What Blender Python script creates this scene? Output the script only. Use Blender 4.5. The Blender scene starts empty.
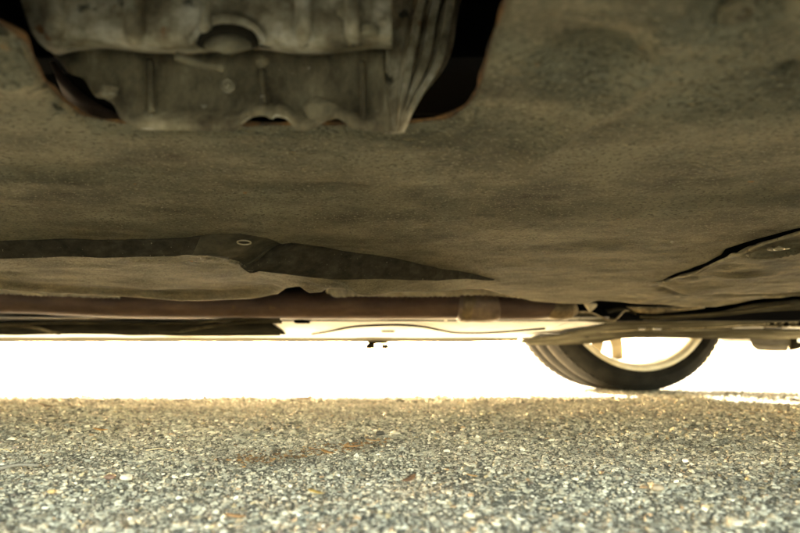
import bpy, bmesh, math, random
import numpy as np
from mathutils import Vector, Matrix
R = math.radians
random.seed(7); rng = np.random.default_rng(7)

# ------------------------------------------------------------------ camera, sky, sun, exposure
scene = bpy.context.scene
PITCH = 10.6; CAMZ = 0.083; F = 533.3
cam_d = bpy.data.cameras.new('camera'); cam = bpy.data.objects.new('camera', cam_d)
scene.collection.objects.link(cam); scene.camera = cam
cam.location = (0, 0, CAMZ); cam.rotation_euler = (R(90 + PITCH), 0, 0)
cam_d.sensor_width = 36; cam_d.lens = 24.0; cam_d.clip_start = 0.01; cam_d.clip_end = 3000
cam_d.dof.use_dof = True; cam_d.dof.focus_distance = 0.52; cam_d.dof.aperture_fstop = 5.8

SUN_EL = 17.5; SUN_AZ = -20.0
world = bpy.data.worlds.new('World'); scene.world = world; world.use_nodes = True
wn = world.node_tree.nodes; wl = world.node_tree.links
sky = wn.new('ShaderNodeTexSky'); sky.sky_type = 'NISHITA'; sky.sun_disc = False
sky.sun_elevation = R(SUN_EL); sky.sun_rotation = R(SUN_AZ); sky.dust_density = 3.0; sky.air_density = 0.8; sky.ozone_density = 0.0
bg = wn['Background']; bg.inputs['Strength'].default_value = 0.15
wl.new(sky.outputs['Color'], bg.inputs['Color'])
sun_d = bpy.data.lights.new('sun', 'SUN'); sun_d.energy = 5.0; sun_d.angle = R(0.5); sun_d.color = (1.0, 0.985, 0.965)
sun = bpy.data.objects.new('sun', sun_d); scene.collection.objects.link(sun)
a, e = R(SUN_AZ), R(SUN_EL)
sdir = Vector((math.sin(a) * math.cos(e), math.cos(a) * math.cos(e), math.sin(e)))
sun.rotation_euler = sdir.to_track_quat('Z', 'Y').to_euler()
scene.view_settings.view_transform = 'Standard'; scene.view_settings.look = 'None'
scene.view_settings.exposure = 5.2; scene.view_settings.gamma = 1.0
scene.view_settings.use_white_balance = True; scene.view_settings.white_balance_temperature = 9900; scene.view_settings.white_balance_tint = 9
scene.cycles.max_bounces = 8; scene.cycles.diffuse_bounces = 6; scene.cycles.glossy_bounces = 4

# ------------------------------------------------------------------ helpers
ct, st = math.cos(R(PITCH)), math.sin(R(PITCH))
def ray(u, v):
    a_ = (u - 400) / F; b = (266.5 - v) / F
    return a_, ct - b * st, st + b * ct
def PY(u, v, Y):                       # point at distance Y in front of the lens
    x, y, z = ray(u, v); t = Y / y
    return Vector((x * t, Y, CAMZ + z * t))
def PZ(u, v, z0):                      # point on the level plane z0
    x, y, z = ray(u, v); t = (z0 - CAMZ) / z
    return Vector((x * t, y * t, z0))
def sm(x):
    x = np.clip(x, 0, 1); return x * x * (3 - 2 * x)
def link(o, parent=None):
    scene.collection.objects.link(o)
    if parent is not None: o.parent = parent
    return o
def mesh_np(name, verts, faces, mat=None, parent=None, smooth=True):
    me = bpy.data.meshes.new(name)
    verts = np.asarray(verts, dtype=np.float32); faces = np.asarray(faces, dtype=np.int32)
    k = faces.shape[1]
    me.vertices.add(len(verts)); me.vertices.foreach_set('co', verts.ravel())
    me.loops.add(faces.size); me.loops.foreach_set('vertex_index', faces.ravel())
    me.polygons.add(len(faces))
    me.polygons.foreach_set('loop_start', np.arange(0, faces.size, k, dtype=np.int32))
    me.polygons.foreach_set('loop_total', np.full(len(faces), k, dtype=np.int32))
    me.update(calc_edges=True); me.validate()
    me.polygons.foreach_set('use_smooth', np.full(len(me.polygons), smooth, dtype=bool))
    if mat: me.materials.append(mat)
    return link(bpy.data.objects.new(name, me), parent)
def obj_bm(name, bm, mat, parent=None, smooth=False, recalc=True):
    if recalc: bmesh.ops.recalc_face_normals(bm, faces=bm.faces[:])
    me = bpy.data.meshes.new(name); bm.to_mesh(me); bm.free()
    me.polygons.foreach_set('use_smooth', np.full(len(me.polygons), smooth, dtype=bool))
    if mat: me.materials.append(mat)
    return link(bpy.data.objects.new(name, me), parent)
def bm_box(bm, c, s, rot=None, bevel=0.0):
    m = Matrix.Translation(c) @ (rot.to_4x4() if rot else Matrix()) @ Matrix.Diagonal((s[0], s[1], s[2], 1))
    r = bmesh.ops.create_cube(bm, size=1, matrix=m)
    if bevel:
        es = list({e_ for v in r['verts'] for e_ in v.link_edges})
        bmesh.ops.bevel(bm, geom=es, offset=bevel, segments=2, affect='EDGES', profile=.6)
def box(name, c, s, mat, parent=None, rot=None, bevel=0.0):
    bm = bmesh.new(); bm_box(bm, Vector(c), s, rot, bevel); return obj_bm(name, bm, mat, parent)
def catmull(pts, n):
    P = [Vector(p) for p in pts]; P = [2 * P[0] - P[1]] + P + [2 * P[-1] - P[-2]]
    L = [0]
    for i in range(1, len(P) - 2): L.append(L[-1] + (P[i + 1] - P[i]).length)
    out = []
    for k in range(n):
        d = L[-1] * k / (n - 1); i = 0
        while i < len(L) - 2 and d > L[i + 1]: i += 1
        t = (d - L[i]) / max(1e-9, L[i + 1] - L[i]); p0, p1, p2, p3 = P[i:i + 4]
        out.append(0.5 * ((2 * p1) + (-p0 + p2) * t + (2 * p0 - 5 * p1 + 4 * p2 - p3) * t * t + (-p0 + 3 * p1 - 3 * p2 + p3) * t ** 3))
    return out
def lerp_path(pts, n):
    P = [Vector(p) for p in pts]; L = [0]
    for i in range(len(P) - 1): L.append(L[-1] + (P[i + 1] - P[i]).length)
    out = []
    for k in range(n):
        d = L[-1] * k / (n - 1); i = 0
        while i < len(L) - 2 and d > L[i + 1]: i += 1
        out.append(P[i].lerp(P[i + 1], (d - L[i]) / max(1e-9, L[i + 1] - L[i])))
    return out
def tube(name, pts, rad, mat, parent=None, n=60, seg=16, cap=True, straight=False):
    Q = (lerp_path if straight else catmull)(pts, n); V = []; Fc = []
    for i, p in enumerate(Q):
        t = (Q[min(i + 1, n - 1)] - Q[max(i - 1, 0)]).normalized()
        ref = Vector((0, 0, 1)) if abs(t.z) < .9 else Vector((0, 1, 0))
        s = t.cross(ref).normalized(); u_ = s.cross(t)
        r = rad(i / (n - 1)) if callable(rad) else rad
        for k in range(seg):
            an = 2 * math.pi * k / seg; V.append(p + (s * math.cos(an) + u_ * math.sin(an)) * r)
    for i in range(n - 1):
        for k in range(seg):
            k2 = (k + 1) % seg; Fc.append((i * seg + k, i * seg + k2, (i + 1) * seg + k2, (i + 1) * seg + k))
    bm = bmesh.new(); bv = [bm.verts.new(v) for v in V]
    for f in Fc: bm.faces.new([bv[i] for i in f])
    if cap: bm.faces.new(bv[:seg]); bm.faces.new(bv[-seg:])
    return obj_bm(name, bm, mat, parent, smooth=True)
def loft(name, curves, mat, parent=None, n=80, thick=0.004, smooth=True, jitter=0, spline=True):
    """surface through several 3D curves, given real thickness"""
    C = [(catmull if spline else lerp_path)(c, n) for c in curves]; bm = bmesh.new()
    rows = [[bm.verts.new(p + Vector([random.uniform(-jitter, jitter) for _ in range(3)]) if jitter else p) for p in c] for c in C]
    for i in range(len(rows) - 1):
        for k in range(n - 1): bm.faces.new((rows[i][k], rows[i][k + 1], rows[i + 1][k + 1], rows[i + 1][k]))
    o = obj_bm(name, bm, mat, parent, smooth)
    if thick:
        m = o.modifiers.new('thickness', 'SOLIDIFY'); m.thickness = thick; m.offset = 0
    return o
def lathe_y(name, prof, mat, parent=None, seg=128, closed=False, smooth=True):
    """prof: (radius, y)"""
    V = []; Fc = []; m = len(prof)
    for k in range(seg):
        an = 2 * math.pi * k / seg; c, s = math.cos(an), math.sin(an)
        for r, y in prof: V.append((r * c, y, r * s))
    for k in range(seg):
        k2 = (k + 1) % seg
        for j in range(m if closed else m - 1):
            j2 = (j + 1) % m; Fc.append((k * m + j, k * m + j2, k2 * m + j2, k2 * m + j))
    o = mesh_np(name, V, Fc, mat, parent, smooth)
    bm = bmesh.new(); bm.from_mesh(o.data); bmesh.ops.recalc_face_normals(bm, faces=bm.faces[:]); bm.to_mesh(o.data); bm.free()
    return o
def tag(o, label=None, cat=None, group=None, kind=None):
    if label: o['label'] = label
    if cat: o['category'] = cat
    if group: o['group'] = group
    if kind: o['kind'] = kind
    return o
def vnoise(x, y, seed, scale):
    r_ = np.random.default_rng(seed); T = r_.random((64, 64)); X = x / scale; Y = y / scale
    xi = np.floor(X).astype(int); yi = np.floor(Y).astype(int); fx = sm(X - xi); fy = sm(Y - yi)
    g = lambda i, j: T[i % 64, j % 64]
    return (g(xi, yi) * (1 - fx) * (1 - fy) + g(xi + 1, yi) * fx * (1 - fy) + g(xi, yi + 1) * (1 - fx) * fy + g(xi + 1, yi + 1) * fx * fy) - .5

# ------------------------------------------------------------------ materials
def mat(name, base, rough=.8, metal=0.0, ramp=None, scale=20, stretch=(1, 1, 1), bump=0.0, bscale=200, bdist=.001, spec=.5, specks=None, detail=6):
    m = bpy.data.materials.new(name); m.use_nodes = True; N = m.node_tree.nodes; L = m.node_tree.links
    b = N['Principled BSDF']; b.inputs['Roughness'].default_value = rough; b.inputs['Metallic'].default_value = metal
    b.inputs['Specular IOR Level'].default_value = spec
    tc = N.new('ShaderNodeTexCoord'); mp = N.new('ShaderNodeMapping'); L.new(tc.outputs['Object'], mp.inputs['Vector'])
    mp.inputs['Scale'].default_value = stretch
    col = None
    if ramp:
        nz = N.new('ShaderNodeTexNoise'); nz.inputs['Scale'].default_value = scale; nz.inputs['Detail'].default_value = detail
        nz.inputs['Roughness'].default_value = .65
        L.new(mp.outputs[0], nz.inputs['Vector'])
        cr = N.new('ShaderNodeValToRGB'); L.new(nz.outputs['Fac'], cr.inputs['Fac'])
        cr.color_ramp.elements[0].position = ramp[0][0]; cr.color_ramp.elements[0].color = (*ramp[0][1], 1)
        cr.color_ramp.elements[1].position = ramp[-1][0]; cr.color_ramp.elements[1].color = (*ramp[-1][1], 1)
        for p, c in ramp[1:-1]: cr.color_ramp.elements.new(p).color = (*c, 1)
        col = cr.outputs['Color']
    else:
        rgb = N.new('ShaderNodeRGB'); rgb.outputs[0].default_value = (*base, 1); col = rgb.outputs[0]
    for sp in (specks or []):          # (scale, threshold, colour, stretch)
        sc_, th, c, sx = sp
        mp2 = N.new('ShaderNodeMapping'); mp2.inputs['Scale'].default_value = sx; L.new(tc.outputs['Object'], mp2.inputs['Vector'])
        n2 = N.new('ShaderNodeTexNoise'); n2.inputs['Scale'].default_value = sc_; n2.inputs['Detail'].default_value = 3
        L.new(mp2.outputs[0], n2.inputs['Vector'])
        mr = N.new('ShaderNodeMapRange'); mr.inputs['From Min'].default_value = th; mr.inputs['From Max'].default_value = th + .06
        L.new(n2.outputs['Fac'], mr.inputs['Value'])
        mx = N.new('ShaderNodeMix'); mx.data_type = 'RGBA'; L.new(mr.outputs[0], mx.inputs['Factor'])
        L.new(col, mx.inputs['A']); mx.inputs['B'].default_value = (*c, 1); col = mx.outputs['Result']
    L.new(col, b.inputs['Base Color'])
    if bump:
        nb = N.new('ShaderNodeTexNoise'); nb.inputs['Scale'].default_value = bscale; nb.inputs['Detail'].default_value = 5
        L.new(mp.outputs[0], nb.inputs['Vector']); bp = N.new('ShaderNodeBump'); bp.inputs['Strength'].default_value = bump
        bp.inputs['Distance'].default_value = bdist; L.new(nb.outputs['Fac'], bp.inputs['Height']); L.new(bp.outputs[0], b.inputs['Normal'])
    return m

M_felt = mat('dusty_felt', None, .95, ramp=[(.26, (.085, .073, .047)), (.42, (.18, .158, .105)), (.55, (.265, .235, .156)), (.66, (.33, .292, .196)), (.8, (.46, .405, .28))],
             scale=21, stretch=(.75, 1.15, 1), bump=1, bscale=250, bdist=.006, spec=.1, detail=15,
             specks=[(420, .56, (.15, .13, .086), (.7, 1, 1)), (620, .6, (.4, .355, .24), (.7, 1, 1)), (340, .70, (.09, .078, .052), (1, 1, 1)), (75, .735, (.4, .2, .08), (1, 1, 1))])
M_felt2 = mat('dusty_side_cover', None, .95, ramp=[(.3, (.08, .068, .045)), (.5, (.19, .168, .11)), (.72, (.36, .32, .21))],
              scale=26, stretch=(.8, 1, 1), specks=[(340, .62, (.1, .085, .055), (1, 1, 1)), (60, .66, (.45, .38, .24), (1, 1, 1))], bump=.8, bscale=200, bdist=.002, spec=.15, detail=12)
M_rustedge = mat('rusty_edge', None, .9, ramp=[(.35, (.07, .045, .028)), (.55, (.2, .1, .04)), (.7, (.34, .17, .06))], scale=90, bump=.6, bscale=300)
M_cast = mat('cast_aluminium', None, .7, 0, ramp=[(.3, (.09, .065, .036)), (.43, (.24, .19, .115)), (.54, (.48, .41, .28)), (.68, (.8, .74, .6))], scale=38, bump=1, bscale=130, bdist=.002,
             specks=[(70, .66, (.28, .13, .05), (1, 1, 1)), (55, .62, (.06, .05, .03), (1, 1, 1))])
M_castdark = mat('grimy_casting', None, .85, 0, ramp=[(.3, (.04, .029, .016)), (.45, (.17, .135, .08)), (.58, (.31, .255, .155)), (.75, (.6, .51, .34))], scale=42, stretch=(1, 1, .6), bump=.7, bscale=140, bdist=.001,
                 specks=[(120, .7, (.5, .46, .36), (1, 1, 1))])
M_brownpipe = mat('rusty_brown_steel', None, .6, .2, ramp=[(.3, (.075, .045, .034)), (.55, (.135, .086, .064)), (.8, (.21, .14, .1))], scale=26, stretch=(.4, 1, 1), bump=.35, bscale=260,
                  specks=[(22, .68, (.2, .13, .06), (1, 1, 1)), (300, .72, (.22, .15, .1), (1, 1, 1))])
M_tanpipe = mat('tan_heat_stained_steel', None, .5, .4, ramp=[(.3, (.1, .07, .045)), (.55, (.26, .2, .12)), (.8, (.5, .42, .28))], scale=40, bump=.4, bscale=300)
M_foil = mat('crumpled_foil', None, .7, .1, ramp=[(.3, (.6, .53, .38)), (.7, (.88, .82, .65))], scale=60, bump=1, bscale=220, bdist=.003)
M_black = mat('black_plastic', None, .8, 0, spec=0, ramp=[(.35, (.003, .003, .0025)), (.65, (.010, .0095, .007))], scale=30, bump=.3, bscale=90, bdist=.002)
M_dark = mat('cavity_shade_black', (.006, .006, .006), .95, spec=.1)  # near-black colour stands for the deep shade inside the body
M_white = mat('white_underbody_paint', None, .7, 0, ramp=[(.3, (.46, .455, .43)), (.6, (.6, .595, .57))], spec=0, scale=18, bump=.12, bscale=60)
M_beam = mat('grimy_grey_steel', None, .8, 0, spec=0, ramp=[(.3, (.018, .017, .012)), (.5, (.05, .046, .034)), (.75, (.14, .13, .095))], scale=22, stretch=(.35, 1.5, 1), bump=.5, bscale=120, bdist=.0015)
M_sill = mat('dusty_sill_paint', None, .8, 0, spec=0, ramp=[(.35, (.035, .031, .02)), (.65, (.085, .075, .05))], scale=25, stretch=(.3, 1, 1), bump=.4, bscale=140)
M_line = mat('dark_line', (.006, .005, .003), .9, spec=0)
M_body = mat('white_car_paint', (.78, .77, .74), .25, bump=0)
M_glass = mat('tinted_glass', (.015, .018, .018), .06)
M_lamp = mat('lamp_lens', (.45, .45, .42), .08)
M_trim = mat('black_trim', (.02, .02, .02), .5, bump=.2)
M_spoke = mat('backlit_spoke_grey', (.1, .085, .055), .6, spec=.2, bump=.2)  # darker than the rim: back-lit shade put into the colour
M_feltshade = mat('step_shade_felt', None, .95, ramp=[(.3, (.02, .0175, .0115)), (.55, (.047, .041, .027)), (.8, (.085, .075, .05))], scale=90, stretch=(.6, 1, 1), bump=.9, bscale=380, bdist=.0016, spec=.12, detail=10, specks=[(380, .7, (.36, .33, .24), (1, 1, 1))])  # shade of the camera-facing step walls put into the felt colour
M_felthalfshade = mat('boss_half_shade_felt', None, .95, ramp=[(.3, (.045, .039, .025)), (.55, (.088, .077, .05)), (.8, (.15, .13, .088))], scale=70, stretch=(.6, 1, 1), bump=.9, bscale=380, bdist=.0016, spec=.12, detail=10)  # half-dark felt: the boss's lighter shade painted as its colour
M_archshade = mat('arch_shade_brown', (.035, .028, .018), .9, spec=.1, bump=.4)  # shadow under the arched boss, put into the colour
M_rim = mat('silver_wheel_paint', None, .38, .1, ramp=[(.35, (.5, .45, .33)), (.65, (.68, .63, .5))], scale=20, bump=.15, bscale=120)
M_disc = mat('brake_steel', (.35, .33, .3), .35, .9)
M_bolt = mat('bolt_steel', None, .45, .7, ramp=[(.3, (.3, .26, .18)), (.7, (.6, .54, .4))], scale=200, bump=.3)
M_mud = mat('ribbed_grey_plastic', None, .7, 0, spec=.2, ramp=[(.35, (.02, .018, .014)), (.65, (.055, .05, .04))], scale=40, stretch=(.5, 1, 2), bump=.5, bscale=200)
M_black2 = mat('black_satin', (.015, .015, .014), .6)

# tyre rubber with fine tread sipes as relief
M_tyre = mat('tyre_rubber', None, .9, 0, spec=.1, ramp=[(.3, (.007, .0068, .006)), (.7, (.018, .017, .0145))], scale=24, bump=.5, bscale=260, bdist=.001)

# ground
def ground_mat():
    m = mat('asphalt_binder', None, .93, ramp=[(.3, (.04, .037, .028)), (.5, (.1, .093, .07)), (.75, (.2, .185, .14))], scale=420, bump=1, bscale=500, bdist=.002)
    N = m.node_tree.nodes; L = m.node_tree.links; b = N['Principled BSDF']
    # where the stones are too far off to tell apart the chips are in the material
    tc = N.new('ShaderNodeTexCoord'); vo = N.new('ShaderNodeTexVoronoi'); vo.inputs['Scale'].default_value = 190
    L.new(tc.outputs['Object'], vo.inputs['Vector'])
    sx = N.new('ShaderNodeSeparateColor'); L.new(vo.outputs['Color'], sx.inputs[0])
    cr = N.new('ShaderNodeValToRGB'); L.new(sx.outputs[0], cr.inputs[0])
    cr.color_ramp.elements[0].color = (.14, .135, .11, 1); cr.color_ramp.elements[1].color = (.55, .53, .45, 1)
    sp = N.new('ShaderNodeSeparateXYZ'); L.new(tc.outputs['Object'], sp.inputs[0])
    mr = N.new('ShaderNodeMapRange'); mr.inputs['From Min'].default_value = 1.2; mr.inputs['From Max'].default_value = 2.4; L.new(sp.outputs['Y'], mr.inputs['Value'])
    old = b.inputs['Base Color'].links[0].from_socket
    mx = N.new('ShaderNodeMix'); mx.data_type = 'RGBA'; L.new(mr.outputs[0], mx.inputs['Factor']); L.new(old, mx.inputs['A']); L.new(cr.outputs[0], mx.inputs['B'])
    L.new(mx.outputs['Result'], b.inputs['Base Color'])
    return m
M_ground = ground_mat()
def stone_mat():
    m = bpy.data.materials.new('crushed_stone'); m.use_nodes = True; N = m.node_tree.nodes; L = m.node_tree.links; b = N['Principled BSDF']
    g = N.new('ShaderNodeNewGeometry'); cr = N.new('ShaderNodeValToRGB'); L.new(g.outputs['Random Per Island'], cr.inputs[0])
    cr.color_ramp.interpolation = 'CONSTANT'
    cols = [(0, (.06, .055, .04)), (.09, (.15, .14, .105)), (.22, (.32, .3, .225)), (.36, (.21, .2, .15)), (.5, (.39, .365, .275)), (.66, (.48, .45, .34)),
            (.78, (.56, .525, .4)), (.86, (.34, .335, .27)), (.905, (.8, .745, .575)), (.955, (.44, .35, .2)), (.975, (.17, .13, .1)), (.99, (.42, .27, .15))]
    cr.color_ramp.elements[0].color = (*cols[0][1], 1); cr.color_ramp.elements[1].position = cols[1][0]; cr.color_ramp.elements[1].color = (*cols[1][1], 1)
    for p, c in cols[2:]: cr.color_ramp.elements.new(p).color = (*c, 1)
    tc = N.new('ShaderNodeTexCoord'); nz = N.new('ShaderNodeTexNoise'); nz.inputs['Scale'].default_value = 700; nz.inputs['Detail'].default_value = 4
    L.new(tc.outputs['Object'], nz.inputs['Vector'])
    mr = N.new('ShaderNodeMapRange'); mr.inputs['To Min'].default_value = .55; mr.inputs['To Max'].default_value = 1.35; L.new(nz.outputs['Fac'], mr.inputs['Value'])
    n2 = N.new('ShaderNodeTexNoise'); n2.inputs['Scale'].default_value = 9; n2.inputs['Detail'].default_value = 5; L.new(tc.outputs['Object'], n2.inputs['Vector'])
    m2 = N.new('ShaderNodeMapRange'); m2.inputs['From Min'].default_value = .3; m2.inputs['From Max'].default_value = .7; m2.inputs['To Min'].default_value = .7; m2.inputs['To Max'].default_value = 1.2; L.new(n2.outputs['Fac'], m2.inputs['Value'])
    mu = N.new('ShaderNodeMath'); mu.operation = 'MULTIPLY'; L.new(mr.outputs[0], mu.inputs[0]); L.new(m2.outputs[0], mu.inputs[1])
    vm = N.new('ShaderNodeVectorMath'); vm.operation = 'SCALE'; L.new(cr.outputs[0], vm.inputs[0]); L.new(mu.outputs[0], vm.inputs['Scale'])
    L.new(vm.outputs[0], b.inputs['Base Color']); b.inputs['Roughness'].default_value = .62
    bp = N.new('ShaderNodeBump'); bp.inputs['Strength'].default_value = .5; bp.inputs['Distance'].default_value = .0006; L.new(nz.outputs['Fac'], bp.inputs['Height']); L.new(bp.outputs[0], b.inputs['Normal'])
    return m
M_stone = stone_mat()

# ------------------------------------------------------------------ the ground: one sheet to the horizon, finer near the lens
def ghz(x, y):
    return vnoise(x, y, 3, .11) * .004 + vnoise(x, y, 4, .06) * .0012
xs = np.concatenate([[-1500, -300, -60, -15, -5], np.arange(-3, -1.8, .05), np.arange(-1.8, 1.8, .02), np.arange(1.8, 3.001, .05), [5, 15, 60, 300, 1500]])
ys = np.concatenate([[-1500, -300, -60, -15, -5, -2, -1], np.arange(-.5, .1, .05), np.arange(.1, 2.3, .02), np.arange(2.3, 3.001, .05), [4, 6, 15, 60, 300, 1500]])
GX, GY = np.meshgrid(xs, ys); fade = sm((3 - np.abs(GX)) / .5) * sm((3 - GY) / .5) * sm((GY + .5) / .3)
GZ = ghz(GX, GY) * fade
nx, ny = len(xs), len(ys)
idx = np.arange(nx * ny).reshape(ny, nx)
fq = np.stack([idx[:-1, :-1], idx[:-1, 1:], idx[1:, 1:], idx[1:, :-1]], -1).reshape(-1, 4)
ground = mesh_np('ground', np.stack([GX, GY, GZ], -1).reshape(-1, 3), fq, M_ground); tag(ground, kind='structure')

ico = bmesh.new(); bmesh.ops.create_icosphere(ico, subdivisions=1, radius=1)
IV = np.array([v.co[:] for v in ico.verts]); IF = np.array([[v.index for v in f.verts] for f in ico.faces]); ico.free()
OV = np.array([(1, 0, 0), (-1, 0, 0), (0, 1, 0), (0, -1, 0), (0, 0, 1), (0, 0, -1)], float)
OF = np.array([(0, 2, 4), (2, 1, 4), (1, 3, 4), (3, 0, 4), (2, 0, 5), (1, 2, 5), (3, 1, 5), (0, 3, 5)])
def stones(name, zones, seed, BV=IV, BF=IF, keep=.93, sink=(-.55, .3)):
    g = np.random.default_rng(seed); VV = []; nb = len(BV)
    for (y0, y1, sp, rmin, rmax, wide, marg) in zones:
        rows = np.arange(y0, y1, sp * .87); P = []
        for i, yy in enumerate(rows):
            hw = wide * yy + marg; xx = np.arange(-hw, hw, sp) + (i % 2) * sp * .5
            P.append(np.stack([xx, np.full_like(xx, yy)], -1))
        P = np.concatenate(P); P += g.uniform(-.42, .42, P.shape) * sp
        P = P[g.random(len(P)) < keep]; n = len(P); r = rmin + (rmax - rmin) * g.random(n) ** 2.2
        big = g.random(n) < .04; r[big] *= 1.45
        sc_ = np.stack([r * g.uniform(.8, 1.5, n), r * g.uniform(.8, 1.35, n), r * g.uniform(.4, .75, n)], -1)
        v = BV[None] * g.uniform(.62, 1.3, (n, nb, 1)) * sc_[:, None, :]
        an = g.uniform(0, 2 * np.pi, n); tl = g.normal(0, .3, n)
        ctl, stl = np.cos(tl)[:, None], np.sin(tl)[:, None]
        y2 = v[..., 1] * ctl - v[..., 2] * stl; z2 = v[..., 1] * stl + v[..., 2] * ctl
        ca, sa = np.cos(an)[:, None], np.sin(an)[:, None]
        x3 = v[..., 0] * ca - y2 * sa; y3 = v[..., 0] * sa + y2 * ca
        z = ghz(P[:, 0], P[:, 1]) + r * g.uniform(sink[0], sink[1], n)
        VV.append(np.stack([x3 + P[:, :1], y3 + P[:, 1:], z2 + z[:, None]], -1).reshape(-1, 3))
    V = np.concatenate(VV); n = len(V) // nb
    Fc = (BF[None] + (np.arange(n) * nb)[:, None, None]).reshape(-1, 3)
    return mesh_np(name, V, Fc, M_stone, None, smooth=False)
st1 = stones('asphalt_chippings', [(.2, .62, .0032, .0009, .0024, .8, .06), (.62, 1.3, .0046, .0013, .0034, .8, .06), (1.3, 2.2, .0095, .003, .006, .8, .1)], 11)
tag(st1, 'grey, cream and dark crushed stone chippings bedded in the asphalt under the car', 'gravel', kind='stuff')
st2 = stones('asphalt_grit', [(.2, .72, .0025, .0005, .0012, .78, .04)], 12, OV, OF, 1.0, (-.4, .35))
tag(st2, 'fine pale grit filling the gaps between the chippings on the nearest asphalt', 'grit', kind='stuff')

# ------------------------------------------------------------------ the car
WX, WYI, WYO, WR = .805, 1.80, 2.03, .327
car = bpy.data.objects.new('car', None); car.empty_display_size = .3; link(car); car.location = (0, 0, 0)
tag(car, 'car seen from below with felt undertray, brown exhaust pipe and one wheel at far side', 'car')

# ---- main undertray : a pressed felt sheet, modelled as a height field
Z0 = .215
top_line = [(-160, 243), (0, 241.5), (100, 240.5), (180, 239.5), (205, 236.5), (225, 234.5), (245, 234), (268, 238.5), (283, 245.5), (296, 244), (365, 254.5), (430, 266), (498, 279), (570, 285)]
D_of = [(-160, .018), (240, .018), (278, .019), (291, .029), (365, .031), (430, .018), (470, .007), (498, 0), (570, 0)]
W_of = [(-160, .006), (190, .006), (212, .014), (245, .024), (270, .018), (287, .006), (570, .006)]
tp = np.array([PZ(u, v, Z0)[:2] for u, v in top_line])
tu = np.array([p[0] for p in top_line])
def u_to_x(u): return np.interp(u, tu, tp[:, 0])
Dx = [u_to_x(u) for u, _ in D_of]; Wx = [u_to_x(u) for u, _ in W_of]
def Yedge(x): return np.where(x > tp[-1, 0], tp[-1, 1], np.interp(x, tp[:, 0], tp[:, 1]))
def Dd(x): return np.interp(x, Dx, [d for _, d in D_of])
def Ww(x): return np.interp(x, Wx, [d for _, d in W_of])
far_line = [(-160, 285), (0, 288), (30, 291), (60, 293), (120, 296.5), (170, 298.5), (210, 299.5), (250, 298), (280, 296), (289, 295), (296, 291.5), (322, 290.5), (328, 287.5), (350, 288.5), (357, 291.5), (400, 291.5), (440, 291.5), (465, 289.5), (490, 291.5), (510, 296), (530, 300.5), (552, 303), (575, 304), (600, 304), (640, 303)]
fl = []
for u, v in far_line:
    v = v - 3.2 * float(sm(np.array([(480 - u) / 60.]))[0])
    zz = Z0 - np.interp(u, [a_ for a_, _ in D_of], [d for _, d in D_of]) ; p = PZ(u, v, zz); fl.append((p.x, min(p.y, 1.16)))
fl = np.array(fl)
def Yfar(x): return np.interp(x, fl[:, 0], fl[:, 1])
hole = [(-140, -60), (-8, 29), (22, 45), (43, 82), (60, 107), (90, 122.5), (130, 130.5), (200, 132), (330, 133), (400, 132), (440, 128), (460, 120), (473, 108), (482, 85), (490, 50), (510, 0), (530, -60)]
hp = np.array([PZ(u, v, Z0)[:2] for u, v in hole])
XL = -.172
hpw = hp.copy()                         # monotone in warped space
hpw[:5, 0] = [XL - .0016, XL - .0012, XL - .0008, XL - .0004, XL]
for i in range(12, 17): hpw[i, 0] = max(hpw[i, 0], hpw[i - 1, 0] + .0004)
def Xshift(y): return np.interp(y, hp[:5, 1], hp[:5, 0] - hpw[:5, 0])
from itertools import accumulate
hs = lerp_path([Vector((a_, b_, 0)) for a_, b_ in catmull([Vector((*p, 0)) for p in hpw], 200) and [(q.x, q.y) for q in catmull([Vector((*p, 0)) for p in hpw], 200)]], 200)
hx = np.maximum.accumulate(np.array([p.x for p in hs]) + np.arange(200) * 1e-7); hy = np.array([p.y for p in hs])
YN = .125
def Ynear(x): return np.where((x < hx[0]) | (x > hx[-1]), YN, np.interp(x, hx, hy))
side_pts = [(650, 283), (664, 279.5), (700, 265), (724, 254), (728, 249.5), (760, 238), (800, 227.5), (880, 208)]
sp_ = np.array(sorted([tuple(PZ(u, v, Z0)[:2]) for u, v in side_pts], key=lambda p: p[1]))
def Xr(y): return np.interp(y, sp_[:, 1], sp_[:, 0])

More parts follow.
